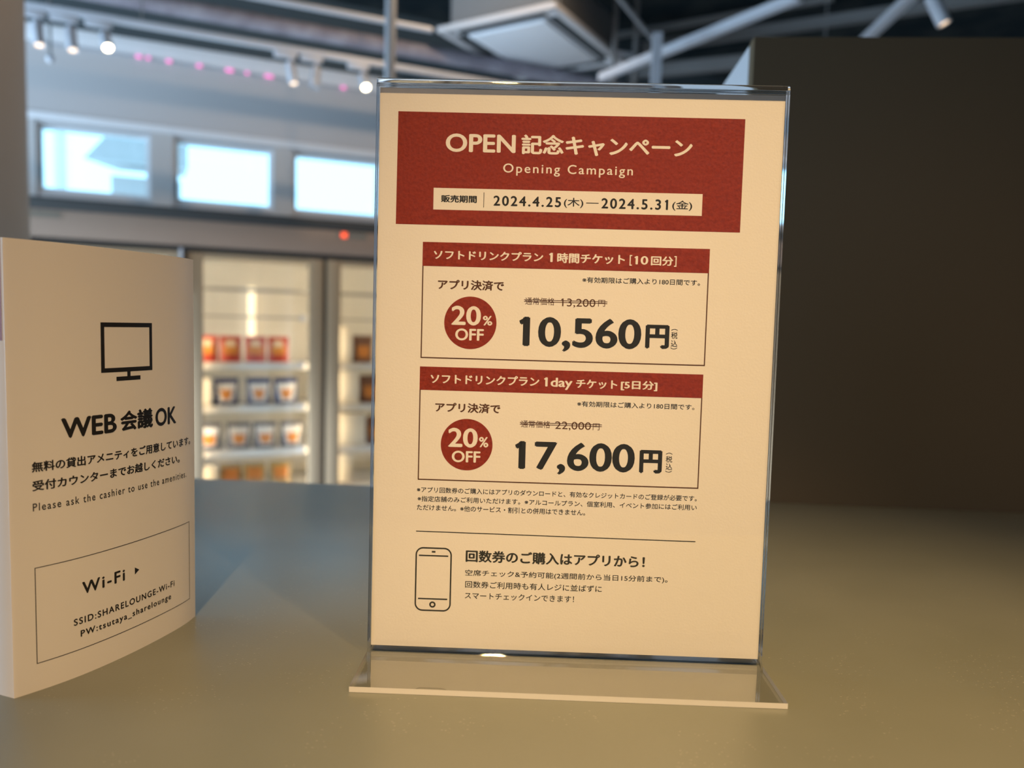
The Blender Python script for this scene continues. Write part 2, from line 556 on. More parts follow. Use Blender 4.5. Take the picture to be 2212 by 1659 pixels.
class Print:
    """flat printed shapes in sheet millimetres (u, v), laid on a sheet by a mapping"""

    def __init__(self):
        self.v, self.f, self.l = [], [], []

    def add(self, vs, fs, lift=None):
        n = len(self.v)
        self.l += [0.0] * len(vs) if lift is None else list(lift)
        self.v += [tuple(p) for p in vs]
        self.f += [tuple(n + i for i in q) for q in fs]

    def text(self, s, u0, v0, u1, v1, w):
        vs, fs, lift = text_mesh(s, WEIGHT[w[0]], 1.24 if w.endswith('s') else 1.0)
        lo, hi = vs.min(0), vs.max(0)
        vs = (vs - lo) / (hi - lo) * np.array([u1 - u0, v1 - v0]) + np.array([u0, v0])
        self.add(vs, fs, lift)
        return self

    def quad(self, a, b, c, d, n=1):
        """corners in order round the shape; n steps along the first side"""
        a, b, c, d = (np.array(p, float) for p in (a, b, c, d))
        vs = []
        for k in range(n + 1):
            t = k / n
            vs += [a + (b - a) * t, d + (c - d) * t]
        self.add(vs, [(2 * k, 2 * k + 2, 2 * k + 3, 2 * k + 1) for k in range(n)])
        return self

    def rect(self, u0, v0, u1, v1, n=1):
        return self.quad((u0, v0), (u1, v0), (u1, v1), (u0, v1), n)

    def stroke(self, p, q, w, n=1):
        p, q = np.array(p, float), np.array(q, float)
        d = (q - p) / np.linalg.norm(q - p)
        s = np.array([-d[1], d[0]]) * w / 2
        return self.quad(p - s, q - s, q + s, p + s, n)

    def ring(self, c, r0, r1, n=64, a0=0.0, a1=2 * math.pi, sx=1.0, sy=1.0):
        vs = []
        for k in range(n + 1):
            a = a0 + (a1 - a0) * k / n
            for r in (r0, r1):
                vs.append((c[0] + sx * r * math.cos(a), c[1] + sy * r * math.sin(a)))
        self.add(vs, [(2 * k, 2 * k + 1, 2 * k + 3, 2 * k + 2) for k in range(n)])
        return self

    def disc(self, c, r, n=72):
        vs = [(c[0] + r * math.cos(2 * math.pi * k / n), c[1] + r * math.sin(2 * math.pi * k / n)) for k in range(n)]
        self.add(vs, [tuple(range(n))])
        return self

    def round_frame(self, u0, v0, u1, v1, rad, w, n_side=1):
        """an outline with rounded corners, w wide inside the given box"""
        pts = []
        for cx, cy, a in ((u1 - rad, v1 - rad, 0), (u0 + rad, v1 - rad, 90), (u0 + rad, v0 + rad, 180), (u1 - rad, v0 + rad, 270)):
            for k in range(9):
                t = math.radians(a + 90 * k / 8)
                pts.append((cx, cy, math.cos(t), math.sin(t)))
        vs = []
        ri = max(rad - w, 0.02)
        for cx, cy, c, s in pts:
            vs += [(cx + rad * c, cy + rad * s), (cx + ri * c + (rad - w - ri) * np.sign(round(c, 6)), cy + ri * s + (rad - w - ri) * np.sign(round(s, 6)))]
        n = len(pts)
        fs = [(2 * k, 2 * ((k + 1) % n), 2 * ((k + 1) % n) + 1, 2 * k + 1) for k in range(n)]
        self.add(vs, fs)
        return self

    def build(self, name, material, parent, place, layer=1, label=None):
        me = bpy.data.meshes.new(name)
        me.from_pydata([place(u, v, layer + k) for (u, v), k in zip(self.v, self.l)], [], self.f)
        me.materials.append(material)
        me.validate()
        o = bpy.data.objects.new(name, me)
        COL.objects.link(o)
        o.parent = parent
        if label:
            o['label'] = label
        return o


# ------------------------------------------------------------------ acrylic sign holder with its poster
SIGN_LOC, SIGN_RZ, TILT = (0.00678, 0.39865, CT), 0.04054, 0.0167
AW = 0.21347 / 2
TH = 0.0028                                   # sheet thickness
G = 0.0005                                    # half of the slot between the panes


def lean(y, z):
    """sheet coordinates (across the slot, up the pane) to holder y, z"""
    return (y * math.cos(TILT) + z * math.sin(TILT), z * math.cos(TILT) - y * math.sin(TILT))


def holder():
    t = thing('acrylic_sign_holder', 'clear acrylic sign holder with flat base standing in the middle of the counter', 'sign holder', SIGN_LOC, SIGN_RZ)
    z0, z1 = 0.0075, 0.3055
    for name, ya, yb in (('front_pane', -G - TH, -G), ('back_pane', G, G + TH)):
        bm = B()
        pts = [lean(ya, z0), lean(yb, z0), lean(yb, z1), lean(ya, z1)]
        sides, caps = extrude_profile(bm, pts, -AW, AW)
        for k, f in enumerate(sides):
            f.material_index = 0 if k in (1, 3) else 1
        for f in caps:
            f.material_index = 1
        # the ends of a sheet that runs on into its bends are no surfaces
        bmesh.ops.delete(bm, geom=[sides[0], sides[2]], context='FACES')
        obj(name, bm, [M['acrylic'], M['acrylic_edge']], t)
    # folded top edge joining the panes
    n = 14
    ro, zc = G + TH, z1
    outer = [(-ro * math.cos(math.pi * k / n), zc + ro * math.sin(math.pi * k / n)) for k in range(n + 1)]
    inner = [(G * math.cos(math.pi * k / 6), zc + G * math.sin(math.pi * k / 6)) for k in range(7)]
    bm = B()
    extrude_profile(bm, [lean(*p) for p in outer + inner], -AW, AW)
    obj('folded_top', bm, M['acrylic_edge'], t)
    # the bends at the foot and the two halves of the base
    depth = 0.0448
    R = 0.0035                                # outer radius of the bend
    for name, s, ys in (('front_bend', -1, G), ('back_bend', 1, G)):
        bm = B()
        pts = []
        yo = ys + TH                          # distance of the pane's outer face
        # outer (visible) surface: small concave radius; inner surface: large radius
        r_in, r_out = 0.0022, 0.0022 + TH
        cy, cz = yo + r_in, TH + r_in
        a = [(cy - r_in * math.cos(x), cz - r_in * math.sin(x)) for x in (math.pi / 2 * k / 8 for k in range(9))]
        b = [(cy - r_out * math.cos(x), cz - r_out * math.sin(x)) for x in (math.pi / 2 * k / 8 for k in range(9))]
        a = [(yo, z0)] + a
        b = [(ys, z0)] + b
        pts = [(s * y + z0 * math.sin(TILT) * max(0, z / z0) * 0.9, max(z, 0.0002)) for y, z in a + b[::-1]]
        extrude_profile(bm, pts, -AW, AW)
        obj(name, bm, M['acrylic'], t)
    for name, s in (('front_base', -1), ('back_base', 1)):
        bm = B()
        y_in, y_out = s * (G + TH + 0.0022), s * depth
        pts = [(y_in, 0.0002), (y_out, 0.0002), (y_out, TH + 0.0002), (y_in, TH + 0.0002)]
        sides, caps = extrude_profile(bm, pts, -AW, AW)
        for k, f in enumerate(sides):
            f.material_index = 0 if k in (0, 2) else 1
        for f in caps:
            f.material_index = 1
        bmesh.ops.delete(bm, geom=[sides[3]], context='FACES')
        obj(name, bm, [M['acrylic_base'], M['acrylic_cut']], t)
    return t


holder()

BANNER_TEXT = [
    ('OPEN', -70.42, 271.51, -33.65, 281.07, 'b'), ('記念キャンペーン', -30.74, 270.96, 58.66, 281.45, 'k')]
DATE_TEXT = [
    ('販売期間', -72.22, 245.26, -53.36, 249.12, 'k'), ('2024.4.25', -44.54, 244.11, -8.93, 249.41, 'bs'),
    ('(木)', -7.46, 243.91, 2.75, 249.19, 'm'), ('2024.5.31', 12.23, 244.01, 47.12, 249.42, 'bs'), ('(金)', 49.30, 243.82, 59.70, 249.09, 'm')]
TICKETS = [
    dict(top=224.35, bar=211.72, bottom=162.77, left=-81.42, right=70.0,
         title=[('ソフトドリンクプラン', -75.50, 215.46, -17.42, 220.33, 'k'), ('1', -14.36, 215.44, -12.41, 220.29, 'b'),
                ('時間チケット', -10.07, 215.06, 25.68, 220.40, 'k'), ('[', 28.12, 214.6, 29.4, 220.2, 'm'), ('10', 30.6, 215.3, 37.9, 219.8, 'b'),
                ('回分', 39.3, 215.0, 51.1, 219.9, 'k'), (']', 51.5, 214.6, 52.78, 220.2, 'm')],
         app=('アプリ決済で', -72.94, 199.52, -37.70, 204.90, 'k'), term=('※有効期限はご購入より180日間です。', 3.62, 205.08, 65.53, 208.12, 'm'),
         badge=(-55.18, 182.2), off=[('20', -65.41, 180.81, -49.59, 191.13, 'b'), ('%', -48.55, 181.03, -43.48, 186.19, 'b'), ('OFF', -63.08, 172.74, -47.86, 179.14, 'b')],
         old=[('通常価格', -26.30, 192.68, -10.70, 196.59, 'r'), ('13,200', -7.25, 191.73, 10.90, 196.49, 'r'), ('円', 12.36, 192.75, 16.03, 196.16, 'r')],
         strike=((-26.93, 17.22), (195.27, 194.36)),
         price=[('10,560', -29.12, 168.27, 35.76, 186.47, 'x'), ('円', 37.95, 171.28, 50.55, 183.90, 'h')],
         tax=[('税', 51.48, 176.81, 54.91, 180.36, 'm'), ('込', 51.54, 172.52, 54.97, 175.95, 'm')], arcs=(53.2, 181.3, 171.9)),
    dict(top=158.25, bar=145.7, bottom=96.9, left=-81.6, right=69.4,
         title=[('ソフトドリンクプラン', -75.82, 149.44, -17.51, 154.53, 'k'), ('1day', -15.01, 147.89, 0.21, 154.33, 'b'),
                ('チケット', 2.03, 149.01, 24.09, 153.84, 'k'), ('[5日分]', 25.94, 148.61, 45.37, 153.92, 'k')],
         app=('アプリ決済で', -73.00, 134.06, -37.90, 139.30, 'k'), term=('※有効期限はご購入より180日間です。', 3.12, 139.24, 65.44, 142.22, 'm'),
         badge=(-55.57, 116.81), off=[('20', -65.65, 115.24, -49.67, 125.77, 'b'), ('%', -48.97, 115.64, -43.88, 121.28, 'b'), ('OFF', -63.42, 107.13, -47.99, 113.42, 'b')],
         old=[('通常価格', -26.62, 127.11, -10.98, 130.98, 'r'), ('22,000', -8.36, 126.18, 10.83, 130.92, 'r'), ('円', 11.82, 126.81, 15.41, 130.42, 'r')],
         strike=((-27.25, 16.62), (129.77, 128.83)),
         price=[('17,600', -29.47, 102.19, 34.85, 119.88, 'x'), ('円', 37.34, 104.48, 49.45, 116.99, 'h')],
         tax=[('税', 51.36, 110.69, 54.82, 114.06, 'm'), ('込', 51.53, 106.69, 54.99, 110.07, 'm')], arcs=(53.1, 115.2, 105.9))]
FOOTNOTES = [
    ('※アプリ回数券のご購入にはアプリのダウンロードと、有効なクレジットカードのご登録が必要です。', -81.91, 90.10, 68.79, 93.14, 'm'),
    ('※指定店舗のみご利用いただけます。※アルコールプラン、個室利用、イベント参加にはご利用い', -81.48, 85.17, 69.00, 88.21, 'm'),
    ('ただけません。※他のサービス・割引との併用はできません。', -81.71, 80.33, 9.33, 83.50, 'm')]
PURCHASE = [
    ('空席チェック&予約可能(2週間前から当日15分前まで)。', -54.62, 44.61, 55.04, 48.45, 'm'),
    ('回数券ご利用時も有人レジに並ばずに', -54.48, 38.45, 19.77, 42.17, 'm'),
    ('スマートチェックインできます！', -54.58, 32.27, 4.93, 35.87, 'm')]


def poster():
    def place(u, v, layer):
        y, z = lean(-0.00012 - 0.00004 * layer, v / 1000.0)
        return (u / 1000.0, y, z)

    t = thing('printed_poster', 'cream campaign poster with red banner and two ticket price boxes inside the acrylic holder', 'poster', SIGN_LOC, SIGN_RZ)
    bm = B()
    pts = [lean(-0.0001, 0.0046), lean(0.0001, 0.0046), lean(0.0001, 0.3040), lean(-0.0001, 0.3040)]
    extrude_profile(bm, pts, -0.10545, 0.10545)
    obj('paper_sheet', bm, M['paper'], t)
    # banner
    p = Print()
    p.quad((-96.0, 233.4), (85.2, 233.3), (85.3, 291.6), (-95.7, 291.9))
    bn = p.build('banner', M['red'], t, place, 1, 'brick red banner')
    p = Print()
    for a in BANNER_TEXT:
        p.text(*a)
    p.build('banner_title', M['paper'], bn, place, 2)
    Print().text('Opening Campaign', -39.86, 259.97, 28.10, 266.20, 'ms').build('banner_subtitle', M['paper'], bn, place, 2)
    Print().rect(-76.26, 241.4, 64.9, 252.7).build('date_strip', M['paper'], bn, place, 2, 'cream date strip')
    p = Print()
    for a in DATE_TEXT:
        p.text(*a)
    p.stroke((-49.65, 250.9), (-49.65, 243.1), 0.3).stroke((4.2, 246.65), (10.8, 246.65), 0.4)
    p.build('date_lettering', M['dark_grey_ink'], bn, place, 3)
    # tickets
    for k, d in enumerate(TICKETS):
        l, r, w = d['left'], d['right'], 0.62
        p = Print()
        p.rect(l, d['bottom'], r, d['bottom'] + w).rect(l, d['bottom'] + w, l + w, d['bar']).rect(r - w, d['bottom'] + w, r, d['bar'])
        box_ = p.build('ticket_frame', M['brown'], t, place, 1, ('dark brown outline of the upper ticket box', 'dark brown outline of the lower ticket box')[k])
        Print().rect(l, d['bar'], r, d['top']).build('ticket_header', M['red'], box_, place, 1)
        p = Print()
        for a in d['title']:
            p.text(*a)
        p.build('ticket_title', M['paper'], box_, place, 2)
        Print().text(*d['app']).build('app_payment_lettering', M['brown'], box_, place, 1)
        Print().text(*d['term']).build('validity_note', M['ink'], box_, place, 1)
        Print().disc(d['badge'], 13.95).build('discount_badge', M['red'], box_, place, 1, 'round red discount badge')
        p = Print()
        for a in d['off']:
            p.text(*a)
        p.build('discount_lettering', M['paper'], box_, place, 2)
        p = Print()
        for a in d['old']:
            p.text(*a)
        for v in d['strike'][1]:
            p.stroke((d['strike'][0][0], v), (d['strike'][0][1], v), 0.34)
        p.build('struck_out_price', M['brown'], box_, place, 1)
        p = Print()
        for a in d['price']:
            p.text(*a)
        p.build('price_lettering', M['dark_grey_ink'], box_, place, 1)
        p = Print()
        for a in d['tax']:
            p.text(*a)
        u, va, vb = d['arcs']
        p.ring((u, va - 2.0), 2.35, 2.65, 12, math.radians(48), math.radians(132))
        p.ring((u, vb + 2.0), 2.35, 2.65, 12, math.radians(228), math.radians(312))
        p.build('tax_note', M['ink'], box_, place, 1)
    p = Print()
    for a in FOOTNOTES:
        p.text(*a)
    p.build('footnote_lettering', M['ink'], t, place, 1)
    Print().stroke((-81.9, 68.75), (69.1, 68.1), 0.5).build('dividing_line', M['dark_grey_ink'], t, place, 1)
    p = Print()
    p.round_frame(-81.95, 24.65, -62.1, 60.05, 4.2, 0.8)
    p.stroke((-80.1, 55.45), (-64.05, 55.45), 0.75).stroke((-80.1, 31.5), (-64.1, 31.5), 0.75)
    p.ring((-72.15, 28.35), 0.85, 1.75, 32).stroke((-73.1, 57.65), (-71.1, 57.65), 0.95)
    p.build('phone_icon', M['dark_grey_ink'], t, place, 1)
    Print().text('回数券のご購入はアプリから！', -54.60, 52.69, 42.44, 59.33, 'k').build('purchase_heading', M['dark_grey_ink'], t, place, 1)
    p = Print()
    for a in PURCHASE:
        p.text(*a)
    p.build('purchase_lettering', M['ink'], t, place, 1)


poster()

# ------------------------------------------------------------------ curved three-sided card
FRONT = [(-0.252, 0.3254), (-0.2506, 0.3259), (-0.24486, 0.33411), (-0.23959, 0.34253), (-0.23512, 0.35114), (-0.23144, 0.35968),
         (-0.22831, 0.36804), (-0.22552, 0.37644), (-0.22303, 0.38506), (-0.22088, 0.39357), (-0.21911, 0.40142), (-0.21772, 0.40842),
         (-0.21673, 0.4147), (-0.21619, 0.42042), (-0.21606, 0.42572), (-0.2162, 0.4308)]
CARD_H = 0.2146


def smooth_line(p, n=8):
    """Catmull-Rom through the points"""
    p = np.array(p, float)
    q = np.vstack([2 * p[0] - p[1], p, 2 * p[-1] - p[-2]])
    out = []
    for i in range(1, len(q) - 2):
        a, b, c, d = q[i - 1], q[i], q[i + 1], q[i + 2]
        for k in range(n):
            t = k / n
            out.append(0.5 * (2 * b + (c - a) * t + (2 * a - 5 * b + 4 * c - d) * t * t + (3 * b - a - 3 * c + d) * t ** 3))
    out.append(p[-1])
    return np.array(out)


def bowed(a, b, sag, n=14):
    a, b = np.array(a, float), np.array(b, float)
    d = b - a
    nrm = np.array([d[1], -d[0]]) / np.linalg.norm(d)
    return np.array([a + d * t + nrm * sag * 4 * t * (1 - t) for t in np.linspace(0, 1, n)])


def card():
    base = np.array([-0.26, 0.38])
    front = smooth_line(FRONT) - base
    A, Bq = front[0], front[-1]
    Cq = np.array([-0.338, 0.372]) - base
    t = thing('folded_notice_card', 'curved cream notice card with monitor icon standing at the left of the counter', 'notice card', (base[0], base[1], CT))
    loop = list(front) + list(bowed(Bq, Cq, 0.012)[1:]) + list(bowed(Cq, A, 0.006)[1:-1])
    loop = np.array(loop)
    n = len(loop)
    tang = np.roll(loop, -1, 0) - np.roll(loop, 1, 0)
    tang /= np.linalg.norm(tang, axis=1)[:, None]
    nrm = np.stack([tang[:, 1], -tang[:, 0]], 1)
    inner = loop - nrm * 0.0003
    bm = B()
    ring = lambda pts, z: [bm.verts.new((x, y, z)) for x, y in pts]
    ob, ot, ib, it = ring(loop, 0.0), ring(loop, CARD_H), ring(inner, 0.0), ring(inner, CARD_H)
    for k in range(n):
        q = (k + 1) % n
        bm.faces.new((ob[k], ob[q], ot[q], ot[k]))
        bm.faces.new((ib[q], ib[k], it[k], it[q]))
        bm.faces.new((ot[k], ot[q], it[q], it[k]))
        bm.faces.new((ob[q], ob[k], ib[k], ib[q]))
    obj('card_sheet', bm, M['card'], t)

    seg = np.linalg.norm(np.diff(front, axis=0), axis=1)
    S = np.r_[0, np.cumsum(seg)] * 1000
    ft = np.gradient(front, axis=0)
    ft /= np.linalg.norm(ft, axis=1)[:, None]
    fn = np.stack([ft[:, 1], -ft[:, 0]], 1)

    def place(u, v, layer):
        x, y = np.interp(u, S, front[:, 0]), np.interp(u, S, front[:, 1])
        return (x + np.interp(u, S, fn[:, 0]) * 0.00008 * layer, y + np.interp(u, S, fn[:, 1]) * 0.00008 * layer, v / 1000.0)

    p = Print()                               # monitor
    p.round_frame(44.15, 151.95, 76.4, 177.35, 0.9, 2.25)
    p = Print()
    for a in ((44.2, 151.95, 46.25, 177.35), (74.5, 151.95, 76.4, 177.35)):
        p.rect(*a)
    p.rect(46.25, 175.05, 74.5, 177.35, 24).rect(46.25, 151.95, 74.5, 154.2, 24)
    p.rect(59.5, 149.5, 61.55, 151.95, 2).rect(52.87, 147.35, 68.05, 149.55, 12)
    p.build('monitor_icon', M['card_ink'], t, place)
    p = Print()
    for a in (('WEB', 23.48, 120.89, 52.64, 130.89, 'k'), ('会議', 54.75, 120.73, 76.46, 131.50, 'h'), ('OK', 78.23, 120.60, 94.73, 130.62, 'k')):
        p.text(*a)
    p.build('heading_lettering', M['card_ink'], t, place)
    p = Print()
    for a in (('無料の貸出アメニティをご用意しています。', 10.24, 106.37, 108.50, 111.47, 'k'),
              ('受付カウンターまでお越しください。', 10.31, 97.43, 97.56, 102.45, 'k'),
              ('Please ask the cashier to use the amenities.', 10.36, 87.83, 103.85, 91.6, 'ms')):
        p.text(*a)
    p.build('notice_lettering', M['card_ink'], t, place)
    u0, u1, v0, v1, w = 10.5, 106.9, 13.5, 60.6, 0.36
    p = Print()
    p.rect(u0, v0, u1, v0 + w, 60).rect(u0, v1 - w, u1, v1, 60).rect(u0, v0, u0 + w, v1).rect(u1 - w, v0, u1, v1)
    fr = p.build('network_frame', M['card_ink'], t, place)
    p = Print()
    p.text('Wi-Fi', 32.18, 41.30, 56.37, 47.63, 'bs')
    p.add([(62.76, 46.34), (62.76, 42.45), (65.69, 44.35)], [(0, 1, 2)])
    p.text('SSID:SHARELOUNGE-Wi-Fi', 27.73, 26.55, 92.08, 30.05, 'xs')
    p.text('PW:tsutaya_sharelounge', 31.01, 18.9, 89.14, 23.22, 'xs')
    p.build('network_lettering', M['card_ink'], fr, place)

    left = bowed(Cq, A, 0.006, 40)            # red field at the top of the left face
    ls = np.r_[0, np.cumsum(np.linalg.norm(np.diff(left, axis=0), axis=1))] * 1000
    lt_ = np.gradient(left, axis=0)
    lt_ /= np.linalg.norm(lt_, axis=1)[:, None]
    ln = np.stack([lt_[:, 1], -lt_[:, 0]], 1)

    def place_left(u, v, layer):
        x, y = np.interp(u, ls, left[:, 0]), np.interp(u, ls, left[:, 1])
        return (x + np.interp(u, ls, ln[:, 0]) * 0.0001, y + np.interp(u, ls, ln[:, 1]) * 0.0001, v / 1000.0)

    p = Print()
    p.rect(2.0, 168.3, ls[-1] - 0.9, CARD_H * 1000 - 0.6, 36)
    p.build('red_field', M['card_red'], t, place_left, 1, 'brick red field on the side face')


card()

# ------------------------------------------------------------------ glass-door refrigerator
FN = 4.40


def fridge():
    t = thing('display_refrigerator', 'taupe glass-door display refrigerator with lit shelves under the windows', 'refrigerator', wall_pt(0, FN, 0), RZ)
    X0, X1, D, TOP = -1.46, 2.26, 0.68, 1.80
    gaps = [-1.436, -0.703, 0.030, 0.765, 1.50, 2.235]
    bm = B()                                  # open-fronted cabinet
    box(bm, X0, X1, 0.05, D, 0.0, 0.17)
    box(bm, X0, X1, 0.05, D, 1.58, TOP - 0.062)
    box(bm, X0, X0 + 0.03, 0.05, D, 0.17, 1.58)
    box(bm, X1 - 0.03, X1, 0.05, D, 0.17, 1.58)
    box(bm, X0, X1, D - 0.03, D, 0.17, 1.58)
    obj('cabinet_body', bm, M['fridge'], t)
    bm = B()
    box(bm, X0 + 0.032, X1 - 0.032, D - 0.045, D - 0.031, 0.172, 1.578)
    box(bm, X0 + 0.032, X1 - 0.032, 0.10, D - 0.046, 0.172, 0.19)
    box(bm, X0 + 0.032, X1 - 0.032, 0.10, D - 0.046, 1.565, 1.578)
    obj('inner_liner', bm, M['fridge_in'], t)
    bm = B(); box(bm, X0, X1, 0.0, D, TOP - 0.06, TOP, 0.004); obj('top_cap', bm, M['fridge_top'], t, label='charcoal top edge')
    bm = B(); box(bm, X0, X1, 0.0, 0.05, 1.603, TOP - 0.061, 0.004); obj('header_panel', bm, M['fridge'], t)
    bm = B(); box(bm, X0 + 0.01, X1 - 0.01, 0.02, 0.048, 0.17, 1.602)
    # the dark rebate stays only as strips round the doors
    bm.free()
    bm = B()
    box(bm, X0, X1, 0.03, 0.049, 1.572, 1.602)
    for g in gaps:
        box(bm, g - 0.012, g + 0.012, 0.03, 0.10, 0.17, 1.572)
    obj('door_rebate', bm, M['fridge_gap'], t)
    bm = B(); box(bm, -0.70, -0.54, -0.003, -0.0005, 1.698, 1.728); obj('name_plate', bm, M['plate'], t)
    bm = B(); box(bm, 0.83, 1.0, -0.004, -0.0005, 1.697, 1.735); dp = obj('temperature_display', bm, M['plate'], t)
    bm = B(); box(bm, 0.853, 0.885, -0.006, -0.0045, 1.702, 1.730, 0.001); obj('red_led', bm, M['led_red'], dp, label='glowing red LED')
    for k in range(5):
        a, b = gaps[k] + 0.011, gaps[k + 1] - 0.011
        s = 0.078
        z0, z1 = 0.175, 1.568
        bm = B()
        box(bm, a, a + s, 0.0, 0.045, z0, z1, 0.003)
        box(bm, b - s, b, 0.0, 0.045, z0, z1, 0.003)
        box(bm, a + s, b - s, 0.002, 0.043, z1 - 0.028, z1)
        box(bm, a + s, b - s, 0.002, 0.043, z0, z0 + 0.09)
        dr = obj('glass_door', bm, M['door_frame'], t)
        bm = B(); box(bm, a + s, b - s, 0.018, 0.024, z0 + 0.09, z1 - 0.028); obj('door_glass', bm, M['glass'], dr)
        if k in (0, 1):
            bm = B()
            box(bm, b - 0.016, b - 0.002, -0.03, -0.0005, 1.36, 1.585, 0.003)
            obj('door_handle', bm, M['metal_white'], dr)
    # shelves run through behind the doors
    for z in (0.97, 0.725, 0.47, 0.235):
        bm = B()
        box(bm, -0.68, X1 - 0.04, 0.125, 0.60, z - 0.012, z)
        box(bm, -0.68, X1 - 0.04, 0.105, 0.124, z - 0.034, z + 0.004, 0.003)
        obj('shelf', bm, M['shelf'], t)
    for z in (1.394, 1.238):
        bm = B()
        box(bm, -0.68, X1 - 0.04, 0.115, 0.127, z - 0.010, z)
        for k in range(6):
            box(bm, -0.68, X1 - 0.04, 0.2 + k * 0.07, 0.205 + k * 0.07, z - 0.006, z)
        obj('wire_shelf', bm, M['wire'], t)
    for x in (-0.02, 0.08, 0.715, 0.815, 1.45, 1.55):
        bm = B(); cyl(bm, (x, 0.085, 0.22), (x, 0.085, 1.53), 0.010, seg=12); obj('light_tube', bm, M['tube'], t, label='glowing vertical light tube')
    bm = B(); cyl(bm, (0.415, 0.60, 1.02), (0.415, 0.60, 1.42), 0.022, seg=12); obj('rear_light_tube', bm, M['tube_soft'], t, label='glowing light tube on the rear wall')
    for x in (0.655, 0.84):
        for z in (1.238, 0.97, 0.725, 0.47):
            bm = B(); box(bm, x - 0.018, x + 0.018, 0.088, 0.104, z - 0.022, z + 0.012, 0.004)
            obj('shelf_bracket', bm, M['metal_white'], t)


fridge()


# ------------------------------------------------------------------ packets in the refrigerator
def pillow(bm, w, h, d, nx=10, nz=12, crimp=0.1):
    """a filled pouch standing on z = 0: flat at the seams, full in the middle"""
    g = {}
    for s in (-1, 1):
        for i in range(nx + 1):
            for k in range(nz + 1):
                a, b = i / nx, k / nz
                edge = (1 - abs(2 * a - 1) ** 4)
                vert = 1.0 if b < 0.05 else max(0.0, 1 - ((b - 0.05) / (0.95 - crimp)) ** 2.2) if b < 1 - crimp else 0.0
                y = s * (d / 2 * edge * vert + 0.0015)
                x = (a - 0.5) * w * (1 - 0.05 * math.sin(math.pi * b))
                g[s, i, k] = bm.verts.new((x, y, b * h))
    for s in (-1, 1):
        for i in range(nx):
            for k in range(nz):
                f = [g[s, i, k], g[s, i + 1, k], g[s, i + 1, k + 1], g[s, i, k + 1]]
                bm.faces.new(f if s < 0 else f[::-1])
    for i in range(nx):
        bm.faces.new((g[-1, i, nz], g[-1, i + 1, nz], g[1, i + 1, nz], g[1, i, nz]))
        bm.faces.new((g[1, i, 0], g[1, i + 1, 0], g[-1, i + 1, 0], g[-1, i, 0]))
    for k in range(nz):
        bm.faces.new((g[1, 0, k], g[-1, 0, k], g[-1, 0, k + 1], g[1, 0, k + 1]))
        bm.faces.new((g[-1, nx, k], g[1, nx, k], g[1, nx, k + 1], g[-1, nx, k + 1]))


def patch(bm, w, h, d, a0, a1, b0, b1, taper=0.0, off=0.0012, crimp=0.1, n=8):
    """a print on the front of the same pouch, between a0..a1 across and b0..b1 up; taper narrows it downwards"""
    g = {}
    for i in range(n + 1):
        for k in range(n + 1):
            b = b0 + (b1 - b0) * k / n
            t = taper * (1 - k / n)
            a = a0 + t + (a1 - a0 - 2 * t) * i / n
            edge = (1 - abs(2 * a - 1) ** 4)
            vert = 1.0 if b < 0.05 else max(0.0, 1 - ((b - 0.05) / (0.95 - crimp)) ** 2.2) if b < 1 - crimp else 0.0
            g[i, k] = bm.verts.new(((a - 0.5) * w * (1 - 0.05 * math.sin(math.pi * b)), -(d / 2 * edge * vert + 0.0015) - off, b * h))
    for i in range(n):
        for k in range(n):
            bm.faces.new((g[i, k], g[i + 1, k], g[i + 1, k + 1], g[i, k + 1]))


def pouch(name, label, cat, group, film, w, h, d, prints):
    t = thing(name, label, cat, (0, 0, 0), RZ, group)
    bm = B(); pillow(bm, w, h, d); body = obj('pouch_body', bm, film, t)
    parent = body
    for nm, m, a0, a1, b0, b1, tp, off in prints:
        bm = B(); patch(bm, w, h, d, a0, a1, b0, b1, tp, off)
        obj(nm, bm, m, parent)
    return t


def copy_tree(o, parent=None):
    c = o.copy()
    COL.objects.link(c)
    if parent is not None:
        c.parent = parent
    for ch in list(o.children):
        copy_tree(ch, c)
    return c


def row(proto, spots, z, labels, nd=4.52):
    for k, (e0, e1) in enumerate(spots):
        o = proto if k == 0 else copy_tree(proto)
        o.location = wall_pt((e0 + e1) / 2, nd + 0.05, z)
        o['label'] = labels[k]


ORD = ('leftmost', 'second', 'third', 'rightmost')
pr = pouch('food_pouch', '', 'food packet', 'red food pouches on the upper stocked shelf', M['pouch_red'], 0.118, 0.148, 0.05,
           [('food_print', M['pouch_cream'], 0.24, 0.74, 0.50, 0.84, 0.0, 0.001), ('dish_print', M['pouch_orange'], 0.12, 0.88, 0.30, 0.60, 0.05, 0.002)])
row(pr, [(0.085, 0.195), (0.20, 0.332), (0.335, 0.465), (0.468, 0.585)], 0.9745,
    ['leftmost of the red food pouches in a row on the refrigerator shelf', 'second red food pouch from the left on the refrigerator shelf',
     'third red food pouch from the left on the refrigerator shelf', 'rightmost of the red food pouches on the refrigerator shelf'])
pr = pouch('food_pouch', '', 'food packet', 'navy bowl pouches on the middle shelf', M['pouch_navy'], 0.136, 0.152, 0.05,
           [('bowl_print', M['bowl_white'], 0.10, 0.92, 0.12, 0.80, 0.14, 0.001), ('dish_print', M['pouch_orange'], 0.25, 0.76, 0.22, 0.58, 0.10, 0.002)])
row(pr, [(0.165, 0.315), (0.345, 0.490), (0.497, 0.642)], 0.7295,
    ['leftmost of the three navy pouches with a bowl picture on the middle shelf', 'middle one of the three navy pouches with a bowl picture',
     'rightmost of the three navy pouches on the middle shelf, beside the door frame'])
